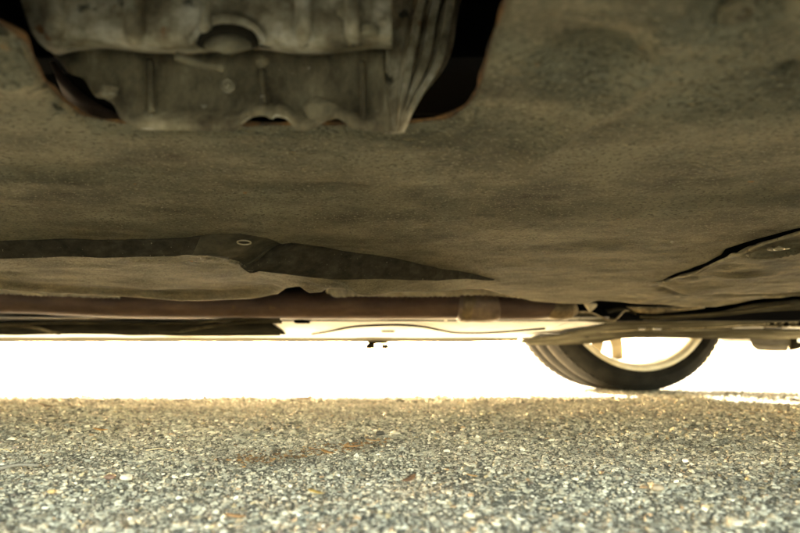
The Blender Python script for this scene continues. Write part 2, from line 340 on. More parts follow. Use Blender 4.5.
bumps = []                              # (pixel u, v, rx, ry, height) on the plane; positive = up (a dent seen from below)
def bump(u, v, rx, ry, h, p=2): q = PZ(u, v, Z0); bumps.append((q.x, q.y, rx, ry, h, p))
bump(595, 58, .022, .018, .007, 4); bump(735, 12, .02, .012, .008, 4); bump(10, 80, .012, .012, -.005); bump(785, 73, .003, .003, .01)
bump(700, 120, .06, .03, -.003); bump(450, 200, .12, .05, .003); bump(560, 95, .03, .02, -.003); bump(300, 190, .14, .02, .004)
bump(120, 175, .10, .02, .004); bump(660, 40, .02, .02, -.004); bump(620, 220, .15, .04, -.003); bump(245, 243, .011, .007, .002, 4)
def Zt(x, y):
    z = np.full_like(x, Z0)
    ye = Yedge(x); z = z - Dd(x) * sm((y - ye) / Ww(x))
    z += .012 * np.exp(-((y - .9) / .5) ** 2) * 0
    z += vnoise(x, y * 2.2, 21, .12) * .0040 + vnoise(x, y * 1.6, 22, .045) * .0018 + vnoise(x, y, 23, .014) * .0007
    # diagonal crease on the right (projects down)
    p0, p1 = PZ(520, 165, Z0), PZ(655, 70, Z0); d = (p1 - p0); L_ = d.length; d /= L_
    s = (x - p0.x) * d.x + (y - p0.y) * d.y; n_ = -(x - p0.x) * d.y + (y - p0.y) * d.x
    z += -.0045 * np.exp(-(n_ / .008) ** 2) * sm(s / .03 + .5) * sm((L_ - s) / .03 + .5)
    for bx, by, rx, ry, h, p in bumps:
        z += h * np.exp(-(((x - bx) / rx) ** 2 + ((y - by) / ry) ** 2) ** (p / 2))
    yf = Yfar(x); left = sm((.12 - x) / .1)
    z -= left * .006 * sm((y - yf + .05) / .045)
    # curled edge round the opening
    yn = Ynear(x); z += .0035 * np.exp(-np.clip(y - yn, 0, 1) / .004) * (yn > YN + .002)
    return z
colx = np.unique(np.round(np.concatenate([np.arange(-1.15, -.19, .006), np.arange(-.19, .06, .0016), np.arange(.06, .386, .0028), hx, fl[:-1, 0]]), 6))
colx = colx[(colx <= .3845)]
s1 = np.linspace(0, 1, 90) ; s2 = np.linspace(0, 1, 14)[1:]; s3 = np.linspace(0, 1, 62)[1:]
CX = np.repeat(colx[None], len(s1) + len(s2) + len(s3), 0)
yn, yf, ye, ww = Ynear(colx), Yfar(colx), Yedge(colx), Ww(colx)
ye0 = np.clip(ye - .001, None, yf - .03); ye1 = np.minimum(ye0 + ww * 1.1 + .001, yf - .01)
CY = np.concatenate([yn + (ye0 - yn) * s1[:, None] ** 1.1, ye0 + (ye1 - ye0) * s2[:, None], ye1 + (yf - ye1) * s3[:, None]])
CXw = CX + Xshift(CY) * np.exp(-((CX - XL) / .03) ** 2) + (Xr(CY) - .3845) * sm((CX - .2) / .1845)
CZ = Zt(CX, CY)
xk = float(u_to_x(288)); Gs = np.where(CX < xk, np.exp(-((CX - xk) / .075) ** 2), np.exp(-((CX - xk) / .10) ** 2))
Ts = np.concatenate([np.zeros(len(s1)), s2 * 1.0, (1 - s3) ** 1.5])[:, None]
CXw = CXw - .050 * Gs * Ts               # the fold between the boss and the deep step runs slantwise
nr, nc = CX.shape; idx = np.arange(nr * nc).reshape(nr, nc)
fq = np.stack([idx[:-1, :-1], idx[1:, :-1], idx[1:, 1:], idx[:-1, 1:]], -1).reshape(-1, 4)
tray = mesh_np('undertray', np.stack([CXw, CY, CZ], -1).reshape(-1, 3), fq, M_felt, car)
tray.data.materials.append(M_feltshade)
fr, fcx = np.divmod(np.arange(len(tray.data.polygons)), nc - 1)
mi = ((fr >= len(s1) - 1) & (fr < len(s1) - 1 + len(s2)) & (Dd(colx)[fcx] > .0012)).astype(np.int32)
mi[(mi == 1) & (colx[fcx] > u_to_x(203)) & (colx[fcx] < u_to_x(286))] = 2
tray.data.materials.append(M_felthalfshade)
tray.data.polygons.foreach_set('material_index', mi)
sd = tray.modifiers.new('thickness', 'SOLIDIFY'); sd.thickness = .003; sd.offset = -1   # thickness goes upward
def on_tray(u, v, lift=0.0):
    p = PZ(u, v, Z0)
    for _ in range(6):
        z = float(Zt(np.array([p.x]), np.array([p.y]))[0]); p = PZ(u, v, z - lift)
    return p
# rusty bead round the opening (sits on the edge of the sheet)
q = []
for x_, y_ in zip(hx, hy):
    z_ = float(Zt(np.array([x_]), np.array([y_]))[0]); q.append(Vector((x_ + float(Xshift(y_)) * math.exp(-((x_ - XL) / .03) ** 2), y_ - .0006, z_ + .0008)))
tube('rusty_rim', q[::2] + [q[-1]], lambda t: .0011 + .0007 * math.sin(t * 90) * math.sin(t * 37), M_rustedge, tray, n=260, seg=8, straight=True)
def screw(parent, p, rx, name='screw', washer=True, n=Vector((0, 0, -1))):
    bm = bmesh.new(); rot = Vector((0, 0, 1)).rotation_difference(n).to_matrix().to_4x4()
    def ring(prof, seg=28):
        vs = [[bm.verts.new(Matrix.Translation(p) @ rot @ Vector((r_ * math.cos(2 * math.pi * k / seg), r_ * math.sin(2 * math.pi * k / seg), h))) for r_, h in prof] for k in range(seg)]
        for k in range(seg):
            for j in range(len(prof) - 1): bm.faces.new((vs[k][j], vs[(k + 1) % seg][j], vs[(k + 1) % seg][j + 1], vs[k][j + 1]))
    ring([(rx, -.002), (rx, .001), (rx * .82, .0017), (rx * .8, .0008), (rx * .5, .0006), (rx * .46, .0022), (rx * .3, .0026), (rx * .2, .0012), (.0002, .0010)])
    return obj_bm(name, bm, M_bolt, parent)
cs = on_tray(244, 242.5, .0045)
tube('screw', [cs + Vector((.0070 * math.cos(t), .0044 * math.sin(t), .0012 * math.sin(t) * -1)) for t in np.linspace(0, 2 * math.pi, 20)], .0008, M_bolt, tray, n=50, seg=8)
tag(screw(tray, on_tray(736, 12, -.002), .0065), None); bpy.data.objects['screw.001'].data.materials[0] = M_castdark
screw(tray, on_tray(672, 241, .0), .0016)

# ---- side cover on the right, a second pressed sheet beyond a dark joint
def side_far(x):  # far edge
    pts = np.array([PZ(u, v, .211)[:2] for u, v in [(618, 303), (640, 303), (690, 306), (720, 305.5), (745, 303), (775, 299), (800, 296.5), (900, 292), (1000, 290)]])
    return np.interp(x, pts[:, 0], pts[:, 1])
def Zs(x, y):
    z = np.full_like(x, .214) + vnoise(x, y, 31, .07) * .004 + vnoise(x, y, 32, .03) * .0025
    for u, v, rx, ry, h, p in [(776, 247, .030, .018, .010, 4), (772, 247, .044, .024, -.006, 2), (665, 284, .02, .03, .006, 3), (740, 275, .05, .02, -.005, 2), (700, 268, .012, .06, -.004, 2), (690, 292, .05, .05, -.006, 2)]:
        q_ = PZ(u, v, .214); z = z + h * np.exp(-(((x - q_.x) / rx) ** 2 + ((y - q_.y) / ry) ** 2) ** (p / 2))
    q_ = PZ(776, 248, .214); rr_ = np.sqrt(((x - q_.x) / .026) ** 2 + ((y - q_.y) / .024) ** 2)
    z = z - .006 * np.exp(-((rr_ - 1) / .14) ** 2) - .003 * np.exp(-((rr_ - 1.5) / .12) ** 2)
    return z - .004 * sm((y - side_far(x) + .05) / .05)
tx = np.linspace(0, 1, 170); ty = np.linspace(0, 1, 150)
y0_ = .40
SX0 = Xr(np.linspace(y0_, 1.12, 150)); 
U_, V_ = np.meshgrid(tx, ty)
YY = y0_ + (1.12 - y0_) * V_; XX = (Xr(YY) + .0065 + .002 * vnoise(YY, YY, 5, .02)) * (1 - U_) + 1.25 * U_
XX = Xr(YY) + .007 + (1.25 - Xr(YY)) * U_ ** 1.5
YF = side_far(XX); YY2 = y0_ + (YF - y0_) * V_
gap = .0038 - .0068 * sm((YY2 - .80) / .07)
XX = Xr(YY2) + gap + (1.25 - Xr(YY2)) * U_ ** 1.5 + .0015 * vnoise(YY2, YY2 * 0, 5, .03)
SZ = Zs(XX, YY2)
near_j = sm((YY2 - .80) / .07) * sm(1 - (XX - Xr(YY2)) / .09)
SZ = SZ * (1 - near_j) + (Zt(np.full_like(YY2, .3845), YY2) + .0015) * near_j
cl = np.array([tuple(PZ(u, v, .214)[:2]) for u, v in [(652, 286), (668, 290.5), (690, 295), (740, 296), (800, 293.5), (900, 290)]])
SZ += .0045 * np.exp(-((YY2 - np.interp(XX, cl[:, 0], cl[:, 1])) / .012) ** 2) * sm((XX - cl[0, 0]) / .03)
SZ -= .004 * np.exp(-((XX - Xr(YY2) - gap) / .008) ** 2) * (1 - near_j); idx = np.arange(XX.size).reshape(XX.shape)
fq = np.stack([idx[:-1, :-1], idx[1:, :-1], idx[1:, 1:], idx[:-1, 1:]], -1).reshape(-1, 4)
cover = mesh_np('side_cover', np.stack([XX, YY2, SZ], -1).reshape(-1, 3), fq, M_felt2, car)
sd = cover.modifiers.new('thickness', 'SOLIDIFY'); sd.thickness = .003; sd.offset = -1
def on_cover(u, v, lift=0.0):
    p = PZ(u, v, .214)
    for _ in range(5):
        z = float(Zs(np.array([p.x]), np.array([p.y]))[0]); p = PZ(u, v, z - lift)
    return p
screw(cover, on_cover(779, 248, .001), .011); screw(cover, on_cover(664, 284.5, .0), .0085)

# ---- gearbox casting hanging in the opening
YC = .272
low = [(28, 2), (36, 32), (48, 48), (62, 62), (72, 74), (86, 80), (97, 96), (106, 99), (116, 106), (124, 120), (138, 128), (152, 130), (200, 131), (234, 130.5), (242, 124), (250, 118.5), (259, 116), (268, 117), (272, 119.5), (276, 116.5), (286, 118.5), (293, 125), (298, 130.5), (306, 131.5), (313, 129), (320, 124.5), (330, 119.5), (338, 119), (346, 123), (353, 128.5), (366, 130.5), (383, 132), (390, 133)]
Cu = [PY(u, v, YC) for u, v in low]
def top_of(u): return (min(u, 384) if u > 60 else 60)
c1 = [PY(u, v - 7, YC - .0015) for u, v in low]
def dep(u): return .010 * float(sm(np.array([(u - 132) / 24.]))[0] * sm(np.array([(383 - u) / 10.]))[0])
c2 = [PY(max(u, 66) * .995 + 2, min(v - 14, 112), YC + .0005 + dep(u) * .8) for u, v in low]
c3 = [PY(max(u, 70) if u < 380 else 384, min(v - 30, 70), YC - .002 + dep(u)) for u, v in low]
c4 = [PY(max(u, 66) if u < 380 else 384, min(v - 34, 46), YC - .004 + dep(u)) for u, v in low]
gear = loft('gearbox', [Cu, c1, c2, c3, c4], M_castdark, car, n=240, thick=.003, spline=True)
# paler thin lip along the lower edge
tube('casting_lip', [PY(u, v - 1, YC - .001) for u, v in low], lambda t: .0005 + .0004 * math.sin(t * 40) * math.sin(t * 23), M_cast, gear, n=240, seg=8)
# upper housing, nearer the lens: flat wall with rounded lower edge
uu = [32, 80, 110, 150, 200, 250, 300, 340, 372, 392]
def crv(dv, Y, du=0): return [PY(u if u > 32 else float(np.interp(dv, [-90, -40, -14, -6, 0, 4, 6], [8, 24, 33, 39, 46, 53, 59])), (44 + 3 * math.sin(u * .045)) + dv, Y) for u in uu]
loft('upper_housing', [crv(6, YC - .004), crv(4, YC - .016), crv(0, YC - .026), crv(-6, YC - .032), crv(-14, YC - .034), crv(-40, YC - .036), crv(-90, YC - .036)], M_cast, gear, n=120, thick=.003)
for u, w in [(54, .0044), (134, .0046), (206, .003), (303, .0042), (352, .004)]:
    pts = [PY(u - 1, -60, YC - .040), PY(u, 5, YC - .040), PY(u, 27, YC - .0385), PY(u + 1, 40, YC - .030)]
    tube('casting_rib', pts, w, M_cast, gear, n=24, seg=12)
# arched boss; the shadow under it is painted as a dark crescent
arc = [PY(228 + 38 * math.cos(t), 50 - 29 * math.sin(t), YC - .036) for t in np.linspace(.25, math.pi - .2, 18)]
tube('arched_boss', arc, lambda t: .0008 + .0034 * math.sin(math.pi * t) ** .6, M_cast, gear, n=60, seg=14)
def half(rx, ry, cy, Y): return [PY(228 + rx * math.cos(t), cy - ry * math.sin(t), Y) for t in np.linspace(0, math.pi, 14)]
loft('arch_shade', [half(31, 23, 46, YC - .0378), half(29, 20, 47, YC - .0384), half(23, 12, 49, YC - .0384)], M_archshade, gear, n=50, thick=.001)
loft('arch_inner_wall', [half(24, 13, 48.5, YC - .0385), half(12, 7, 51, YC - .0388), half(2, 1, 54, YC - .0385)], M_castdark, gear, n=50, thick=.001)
tube('casting_ledge', [PY(176, 56, YC - .030), PY(200, 64, YC - .028), PY(224, 68, YC - .026)], .0022, M_castdark, gear, n=16, seg=10)
def lump(name, u, v, Y, r, sx, mt, par, seed):
    bm = bmesh.new(); bmesh.ops.create_icosphere(bm, subdivisions=3, radius=1); rr = random.Random(seed); p = PY(u, v, Y)
    ph = [rr.uniform(0, 6) for _ in range(6)]
    for vt in bm.verts:
        c = vt.co; k = 1 + .13 * math.sin(c.x * 4 + ph[0]) * math.sin(c.y * 5 + ph[1]) + .08 * math.sin(c.z * 7 + ph[2])
        vt.co = p + Vector((c.x * sx[0], c.y * sx[1], c.z * sx[2])) * r * k
    return obj_bm(name, bm, mt, par, smooth=True)
for u_, a_, b_ in ((150, 60, 112), (262, 70, 104), (362, 62, 120)):
    tube('wall_rib', [PY(u_, a_, YC + .004), PY(u_ + 1, (a_ + b_) / 2, YC + .003), PY(u_ + 2, b_, YC + .001)], .0018, M_castdark, gear, n=16, seg=10)
lump('bright_lug', 106, 92, YC - .004, .0052, (1.2, .7, .8), M_cast, gear, 1)
lump('bolt_boss', 321, 109, YC - .001, .0085, (1.15, .4, .75), M_castdark, gear, 2)
lump('bolt_boss', 262, 62, YC - .018, .003, (1, 1, 1), M_castdark, gear, 3)
for k, (u, v, r) in enumerate([(350, 12, .0055), (370, 30, .004)]):
    lump('bolt_boss', u, v, YC - .036, r, (1.2, .8, .9), M_castdark, gear, 10 + k)
# bolt seen in the casting wall
screw(gear, PY(228, 86, YC - .006), .004, n=Vector((0, -1, -.2)).normalized())
# right-hand flank with slanted ribs
fa = [(384, 132), (384, 100), (385, 60), (386, 30), (390, -50)]
fb = [(397, 133), (399, 100), (402, 64), (410, 20), (425, -50)]
fc = [(402, 131), (420, 96), (447, 58), (458, 2), (470, -50)]
def blend(A, B, t): return [(a_[0] * (1 - t) + b_[0] * t, a_[1] * (1 - t) + b_[1] * t) for a_, b_ in zip(A, B)]
cur = [[PY(u, v, YC - .001) for u, v in fa], [PY(u, v, YC + .002) for u, v in blend(fa, fb, .35)], [PY(u, v, YC - .003) for u, v in blend(fa, fb, .8)], [PY(u, v, YC - .001) for u, v in fb]]
loft('flank_rib', cur, M_cast, gear, n=40, thick=.003)
for i in range(3):
    t0, t1 = i / 3, (i + 1) / 3
    cur = [[PY(u, v, YC + .000) for u, v in blend(fb, fc, t0)], [PY(u, v, YC - .010) for u, v in blend(fb, fc, t0 + .12)], [PY(u, v, YC - .009) for u, v in blend(fb, fc, t0 + .2)], [PY(u, v, YC + .010) for u, v in blend(fb, fc, t1)]]
    loft('flank_rib', cur, M_cast, gear, n=40, thick=.003, smooth=False)
# brown inner flange seen through the left of the opening
loft('inner_flange', [[PY(52, 62, .30), PY(70, 84, .30), PY(95, 104, .30), PY(130, 122, .30)], [PY(66, 98, .31), PY(84, 111, .31), PY(105, 119, .31), PY(140, 127, .31)]], M_brownpipe, car, n=20, thick=.003)

# ---- exhaust pipe
YP = 1.25
def pp(u, v): return PY(u, v, YP)
def pipe_c(u, bottom, r):
    p = PY(u, bottom, YP); return Vector((p.x, YP, p.z + r))
M_sleeve = mat('worn_sleeve_steel', None, .45, .35, ramp=[(.3, (.14, .1, .075)), (.55, (.24, .185, .14)), (.8, (.4, .33, .24))], scale=40, bump=.3, bscale=200)
pipe = tube('exhaust_pipe', [pipe_c(-300, 305, .034), pipe_c(-60, 312, .034), pipe_c(20, 313.3, .034), pipe_c(90, 316.5, .034), pipe_c(160, 318.2, .034), pipe_c(300, 319, .034), pipe_c(400, 319, .034), pipe_c(468, 318.6, .034)], .034, M_brownpipe, car, n=140, seg=40)
tube('pipe_sleeve', [pipe_c(458, 318.5, .034), pipe_c(466, 320.5, .037), pipe_c(480, 321.3, .038), pipe_c(490, 321, .0378), pipe_c(497, 318.6, .035)], lambda t: (.035 + .0065 * max(0, math.sin(math.pi * min(1, t))) ** .35), M_sleeve, pipe, n=40, seg=40)
tube('weld_band', [pipe_c(462, 319.6, .0358), pipe_c(467, 320.6, .0368), pipe_c(474, 321.3, .040)], .0415, M_tanpipe, pipe, n=8, seg=40)
tube('front_pipe', [pipe_c(495, 319.3, .032), pipe_c(520, 319.6, .030), pipe_c(538, 318.8, .028), pipe_c(552, 316, .026)], lambda t: .033 - .006 * t, M_brownpipe, pipe, n=40, seg=36)
fp = [pipe_c(547, 317, .023), pipe_c(556, 319.2, .024), pipe_c(566, 318, .0235), pipe_c(574, 314, .021)]
tube('pipe_flange', fp, lambda t: .0225 + .004 * math.sin(math.pi * t) , M_tanpipe, pipe, n=30, seg=32)
for u in (555, 562, 569): tube('flange_ring', [pipe_c(u, 319.2 - abs(u - 560) * .12, .025), pipe_c(u + 1.4, 319.1 - abs(u - 560) * .12, .025)], .0262, M_tanpipe, pipe, n=3, seg=32)
# foil fringe between tray and pipe
def fringe(us, vtop, vbot, step=2.2, Y=1.19):
    top = []; bot = []; u = us[0]; k = 0
    while u <= us[1]:
        t = (u - us[0]) / (us[1] - us[0]); vt = np.interp(t, np.linspace(0, 1, len(vtop)), vtop); vb = np.interp(t, np.linspace(0, 1, len(vbot)), vbot)
        top.append(PY(u, vt, Y)); bot.append(PY(u, vb + (.9 if k % 2 else -.3) + random.uniform(-.3, .3), Y + random.uniform(-.004, .004))); u += step; k += 1
    mid = [a_.lerp(b_, .5) + Vector((0, random.uniform(-.004, .004), 0)) for a_, b_ in zip(top, bot)]
    o = loft('foil_fringe', [top, mid, bot], M_foil, pipe, n=len(top), thick=.0008, smooth=False, spline=False)
    return o
fringe((-40, 62), [280, 284, 288, 291, 292], [291, 292.5, 294, 295.5, 296]); fringe((60, 120), [290, 292, 294], [296, 297, 297.6], 2.6); fringe((326, 352), [284, 284, 286, 288], [292, 297, 297, 295.5]); fringe((350, 462), [288, 289, 289], [296, 296.5, 296.2], 2.5)
fringe((456, 520), [287, 288, 293], [295, 295, 298], 3)

# ---- floor: white painted panels, black cover, sill
def fz(Y): return .198 - (Y - 1.3) * .036
def xy_at(u, v):       # floor point seen at a pixel
    Y = 1.5
    for _ in range(20): p = PZ(u, v, fz(Y)); Y = p.y
    return p
def sheet(name, X0, X1, Y0, Y1, zf, mt, par, nx=60, ny=24, thick=.004, amp=0, seed=1, x1f=None):
    xs_ = np.linspace(0, 1, nx); ys_ = np.linspace(Y0, Y1, ny); U, V = np.meshgrid(xs_, ys_)
    Xe = X1 if x1f is None else x1f(V); X = X0 + (Xe - X0) * U
    Z = zf(V) + vnoise(X, V, seed, .09) * amp; i_ = np.arange(X.size).reshape(X.shape)
    f_ = np.stack([i_[:-1, :-1], i_[1:, :-1], i_[1:, 1:], i_[:-1, 1:]], -1).reshape(-1, 4)
    o = mesh_np(name, np.stack([X, V, Z], -1).reshape(-1, 3), f_, mt, par)
    md = o.modifiers.new('thickness', 'SOLIDIFY'); md.thickness = thick; md.offset = -1
    return o
white = sheet('floor_panel', -1.55, .44, 1.30, 1.81, fz, M_white, car, nx=160, ny=50, amp=.003, seed=41)
sheet('floor_panel', .445, .86, 1.30, 1.70, fz, M_white, car, nx=40, ny=30, amp=.002, seed=42, x1f=lambda V: .392 * V)
xb = xy_at(283, 328).x
blk = sheet('black_floor_cover', -1.5, xb, 1.315, 1.63, lambda Y: fz(Y) - .010, M_black, car, nx=120, ny=40, amp=.006, seed=43, x1f=lambda V: xb * (V / 1.5) ** .0 - (1.63 - V) * .02 + (V - 1.5) * -.1)
for pts in ([(-60, 327), (20, 326), (55, 333), (60, 333.5)], [(0, 325), (60, 322.5), (180, 323), (230, 319.5), (280, 320)], [(180, 331), (225, 324), (255, 321.5), (282, 322)], [(150, 333.5), (184, 335), (280, 334.5)]):
    tube('cover_highlight', [PZ(u, v, xy_at(u, v).z - .014) for u, v in pts], .0040, M_sill, blk, n=40, seg=10)  # pale beads painted in for the highlight streaks on the black cover
def on_floor(u, v, lift): p = xy_at(u, v); return PZ(u, v, p.z - lift)
tube('brake_line', [on_floor(u, v, .005) for u, v in [(312, 334), (328, 331.5), (345, 328), (360, 326), (385, 325), (405, 325), (425, 327), (440, 330), (455, 332.5), (475, 333), (500, 332), (525, 330), (545, 328.5)]], .0034, M_line, car, n=120, seg=10)
box('floor_plug', on_floor(388, 331.5, .002), (.04, .02, .004), M_beam, white, bevel=.0015)
box('floor_bracket', on_floor(302, 322, .003), (.035, .03, .006), M_line, car, bevel=.001)
# sill: hollow box section with pinch flange
sc0 = [(1.80, .200), (1.812, .182), (1.825, .1768), (1.87, .1772), (1.93, .1768), (1.95, .1755), (1.955, .169), (1.960, .169), (1.962, .1765), (2.0, .180), (2.02, .20)]
xsl = np.linspace(-1.52, .43, 120)
V = []; 
for i, x in enumerate(xsl):
    end = sm(np.array([(x - .22) / .2]))[0]
    for j, (y, z) in enumerate(sc0): V.append((x, y, z + .0012 * math.sin(x * 23 + j) * .5 + end * .004 + .0008 * math.sin(x * 71) * (j in (5, 6))))
m_ = len(sc0); Fq = [(i * m_ + j, (i + 1) * m_ + j, (i + 1) * m_ + j + 1, i * m_ + j + 1) for i in range(119) for j in range(m_ - 1)]
M_rocker = mat('grimy_rocker_paint', None, .85, 0, spec=0, ramp=[(.35, (.04, .038, .03)), (.65, (.075, .07, .056))], scale=25, stretch=(.3, 1, 1), bump=.4, bscale=140)
sill = mesh_np('sill', V, Fq, M_rocker, car); md = sill.modifiers.new('thickness', 'SOLIDIFY'); md.thickness = .003; md.offset = 1
jp = box('jacking_point', PY(378, 343.3, 1.955), (.075, .02, .006), M_line, sill, bevel=.002)
box('jacking_foot', PY(370.5, 346.5, 1.955), (.034, .03, .018), M_line, jp, bevel=.003); box('jacking_foot', PY(385, 346.8, 1.955), (.028, .03, .017), M_line, jp, bevel=.003)

# ---- front lower rails to the right
def C3(pts): return [PY(u, v, Y) for u, v, Y in pts]
rail = loft('subframe_rail', [
    C3([(520, 341, 1.66), (560, 334.5, 1.56), (600, 325, 1.42), (614, 321, 1.36), (660, 319, 1.33), (710, 314, 1.30), (750, 305, 1.26), (800, 300, 1.24), (900, 296, 1.24), (1010, 294, 1.24)]),
    C3([(520, 341.6, 1.67), (560, 336, 1.62), (600, 329, 1.50), (625, 325.5, 1.45), (665, 324, 1.43), (715, 321, 1.42), (755, 317, 1.40), (800, 313, 1.38), (900, 309, 1.36), (1010, 306, 1.36)]),
    C3([(520, 342.2, 1.68), (560, 338, 1.66), (600, 332, 1.60), (630, 329.3, 1.54), (670, 328.5, 1.53), (720, 327, 1.52), (742, 325, 1.51), (800, 322, 1.50), (900, 319, 1.50), (1010, 317, 1.5)]),
    C3([(520, 342.8, 1.70), (560, 340.4, 1.70), (600, 336, 1.66), (635, 331.6, 1.64), (675, 331.2, 1.60), (720, 329.5, 1.56), (742, 326.6, 1.54), (800, 326.4, 1.53), (900, 325, 1.53), (1010, 323, 1.53)])], M_beam, car, n=160, thick=.004)
loft('lower_rail', [
    C3([(528, 342.2, 1.73), (600, 334.5, 1.66), (640, 331.5, 1.62), (690, 331, 1.60), (720, 329.4, 1.58), (760, 329, 1.65), (800, 329.4, 1.64), (1010, 328, 1.64)]),
    C3([(528, 343.2, 1.74), (600, 339.8, 1.72), (640, 334.4, 1.70), (690, 334.4, 1.70), (720, 334, 1.69), (760, 332.4, 1.68), (800, 332.6, 1.67), (1010, 331, 1.66)]),
    C3([(528, 344.2, 1.745), (560, 344.4, 1.745), (600, 342.4, 1.745), (617, 338.6, 1.74), (650, 337.6, 1.74), (700, 338, 1.74), (740, 338.6, 1.74), (770, 338.4, 1.74), (800, 338, 1.74), (1010, 337, 1.74)])], M_beam, car, n=160, thick=.004)
loft('shield_strip', [C3([(626, 306.6, 1.19), (650, 306.4, 1.19), (683, 307, 1.19), (700, 306.4, 1.19)]), C3([(636, 312, 1.2), (655, 313.2, 1.2), (690, 309.6, 1.2), (705, 307.5, 1.2)])], M_castdark, car, n=40, thick=.003)
loft('cross_stay', [C3([(640, 316, 1.25), (680, 315, 1.25), (740, 310, 1.23), (790, 303, 1.22)]), C3([(640, 317.6, 1.26), (680, 316.6, 1.26), (740, 311.4, 1.24), (790, 304.6, 1.23)])], M_sill, car, n=40, thick=.003)
loft('control_arm', [C3([(572, 311, 1.29), (590, 312, 1.29), (603, 317, 1.30), (616, 319, 1.31)]), C3([(568, 320.6, 1.33), (585, 321, 1.33), (603, 322.4, 1.33), (616, 321.4, 1.33)])], M_beam, car, n=40, thick=.003)
tube('arm_lit_edge', C3([(574, 312, 1.28), (590, 312.3, 1.28), (602, 317.4, 1.29), (612, 320.6, 1.29), (617, 318.5, 1.29), (624, 311.5, 1.29), (629, 310, 1.29)]), .0022, M_cast, car, n=50, seg=8)  # pale tube draws the thin lit edge of the arm
loft('arm_bushing', [C3([(604, 309, 1.33), (620, 307.5, 1.33), (634, 311, 1.33)]), C3([(612, 317, 1.35), (622, 314, 1.35), (640, 318, 1.35)])], M_beam, car, n=20, thick=.004)
loft('small_bracket', [C3([(582, 301, 1.17), (589, 302, 1.165), (597, 304, 1.17)]), C3([(585, 305.6, 1.175), (591, 306.6, 1.17), (596.5, 306, 1.175)]), C3([(588, 310, 1.18), (590.5, 311, 1.18), (593, 309.2, 1.18)])], M_foil, car, n=16, thick=.003)
for nm_, pts_ in (('rail_highlight', [(618, 337.8, 1.735), (650, 336.9, 1.735), (700, 337.2, 1.735), (745, 337.6, 1.735), (800, 337.2, 1.735), (900, 337, 1.735)]), ('rail_highlight', [(600, 331.8, 1.59), (660, 328.4, 1.52), (720, 326.8, 1.51), (745, 324.8, 1.5), (800, 321.9, 1.49), (900, 319, 1.49)]), ('rail_highlight', [(748, 326.2, 1.53), (800, 326.6, 1.52), (900, 325, 1.52)])):
    tube(nm_, C3(pts_), .0019, M_cast, rail, n=60, seg=8)  # pale metal colour draws the highlights along the rail edges
for u in (642, 657): box('slot_highlight', PY(u, 329, 1.50), (.016 if u == 642 else .022, .006, .005), M_white, rail, bevel=.001)  # white blocks painted in for the light in the rail slots
for u, v in ((565, 336.6), (587, 336.8)): box('drain_hole', PY(u, v, 1.655), (.012, .006, .006), M_dark, rail, bevel=.002)
for k, u in enumerate((772, 779, 786, 793, 800)): box('rail_lug', PY(u, 323.5 + (k % 2) * 1.2, 1.49), (.009, .01, .010 + .004 * (k % 3)), M_line if k % 2 == 0 else M_sill, rail, bevel=.002)
# ribbed box hanging from the front valance
YB = 1.95
hb = loft('air_deflector', [[PY(u, v, Y) for u, v, Y in row] for row in [
    [(749, 334, YB), (765, 334, YB), (790, 334, YB)],
    [(750, 340, YB), (765, 340, YB), (789.5, 340, YB)],
    [(752.5, 347, YB), (766, 348.5, YB + .003), (788, 349, YB + .003)],
    [(757, 349.8, YB + .01), (770, 350.8, YB + .012), (787, 351, YB + .012)],
    [(757, 350.2, YB + .06), (770, 351, YB + .06), (787, 351, YB + .06)]]], M_mud, car, n=24, thick=.003)
loft('deflector_side', [[PY(789, 336, YB), PY(790, 344, YB), PY(789, 350.6, YB + .01)], [PY(796, 336, YB + .07), PY(796, 345, YB + .07), PY(794, 350, YB + .07)], [PY(812, 336, YB + .09), PY(809, 345, YB + .09), PY(806, 346.5, YB + .09)]], M_line, hb, n=16, thick=.003)
tube('deflector_edge', [PY(750, 338.5, YB - .004), PY(789.5, 339, YB - .004), PY(789.5, 350, YB - .003)], .0022, M_sill, hb, n=40, seg=8, straight=True)
tube('deflector_rib', [PY(751, 343.5, YB - .003), PY(770, 346, YB - .001), PY(788, 344.8, YB - .002)], .0014, M_sill, hb, n=20, seg=8)

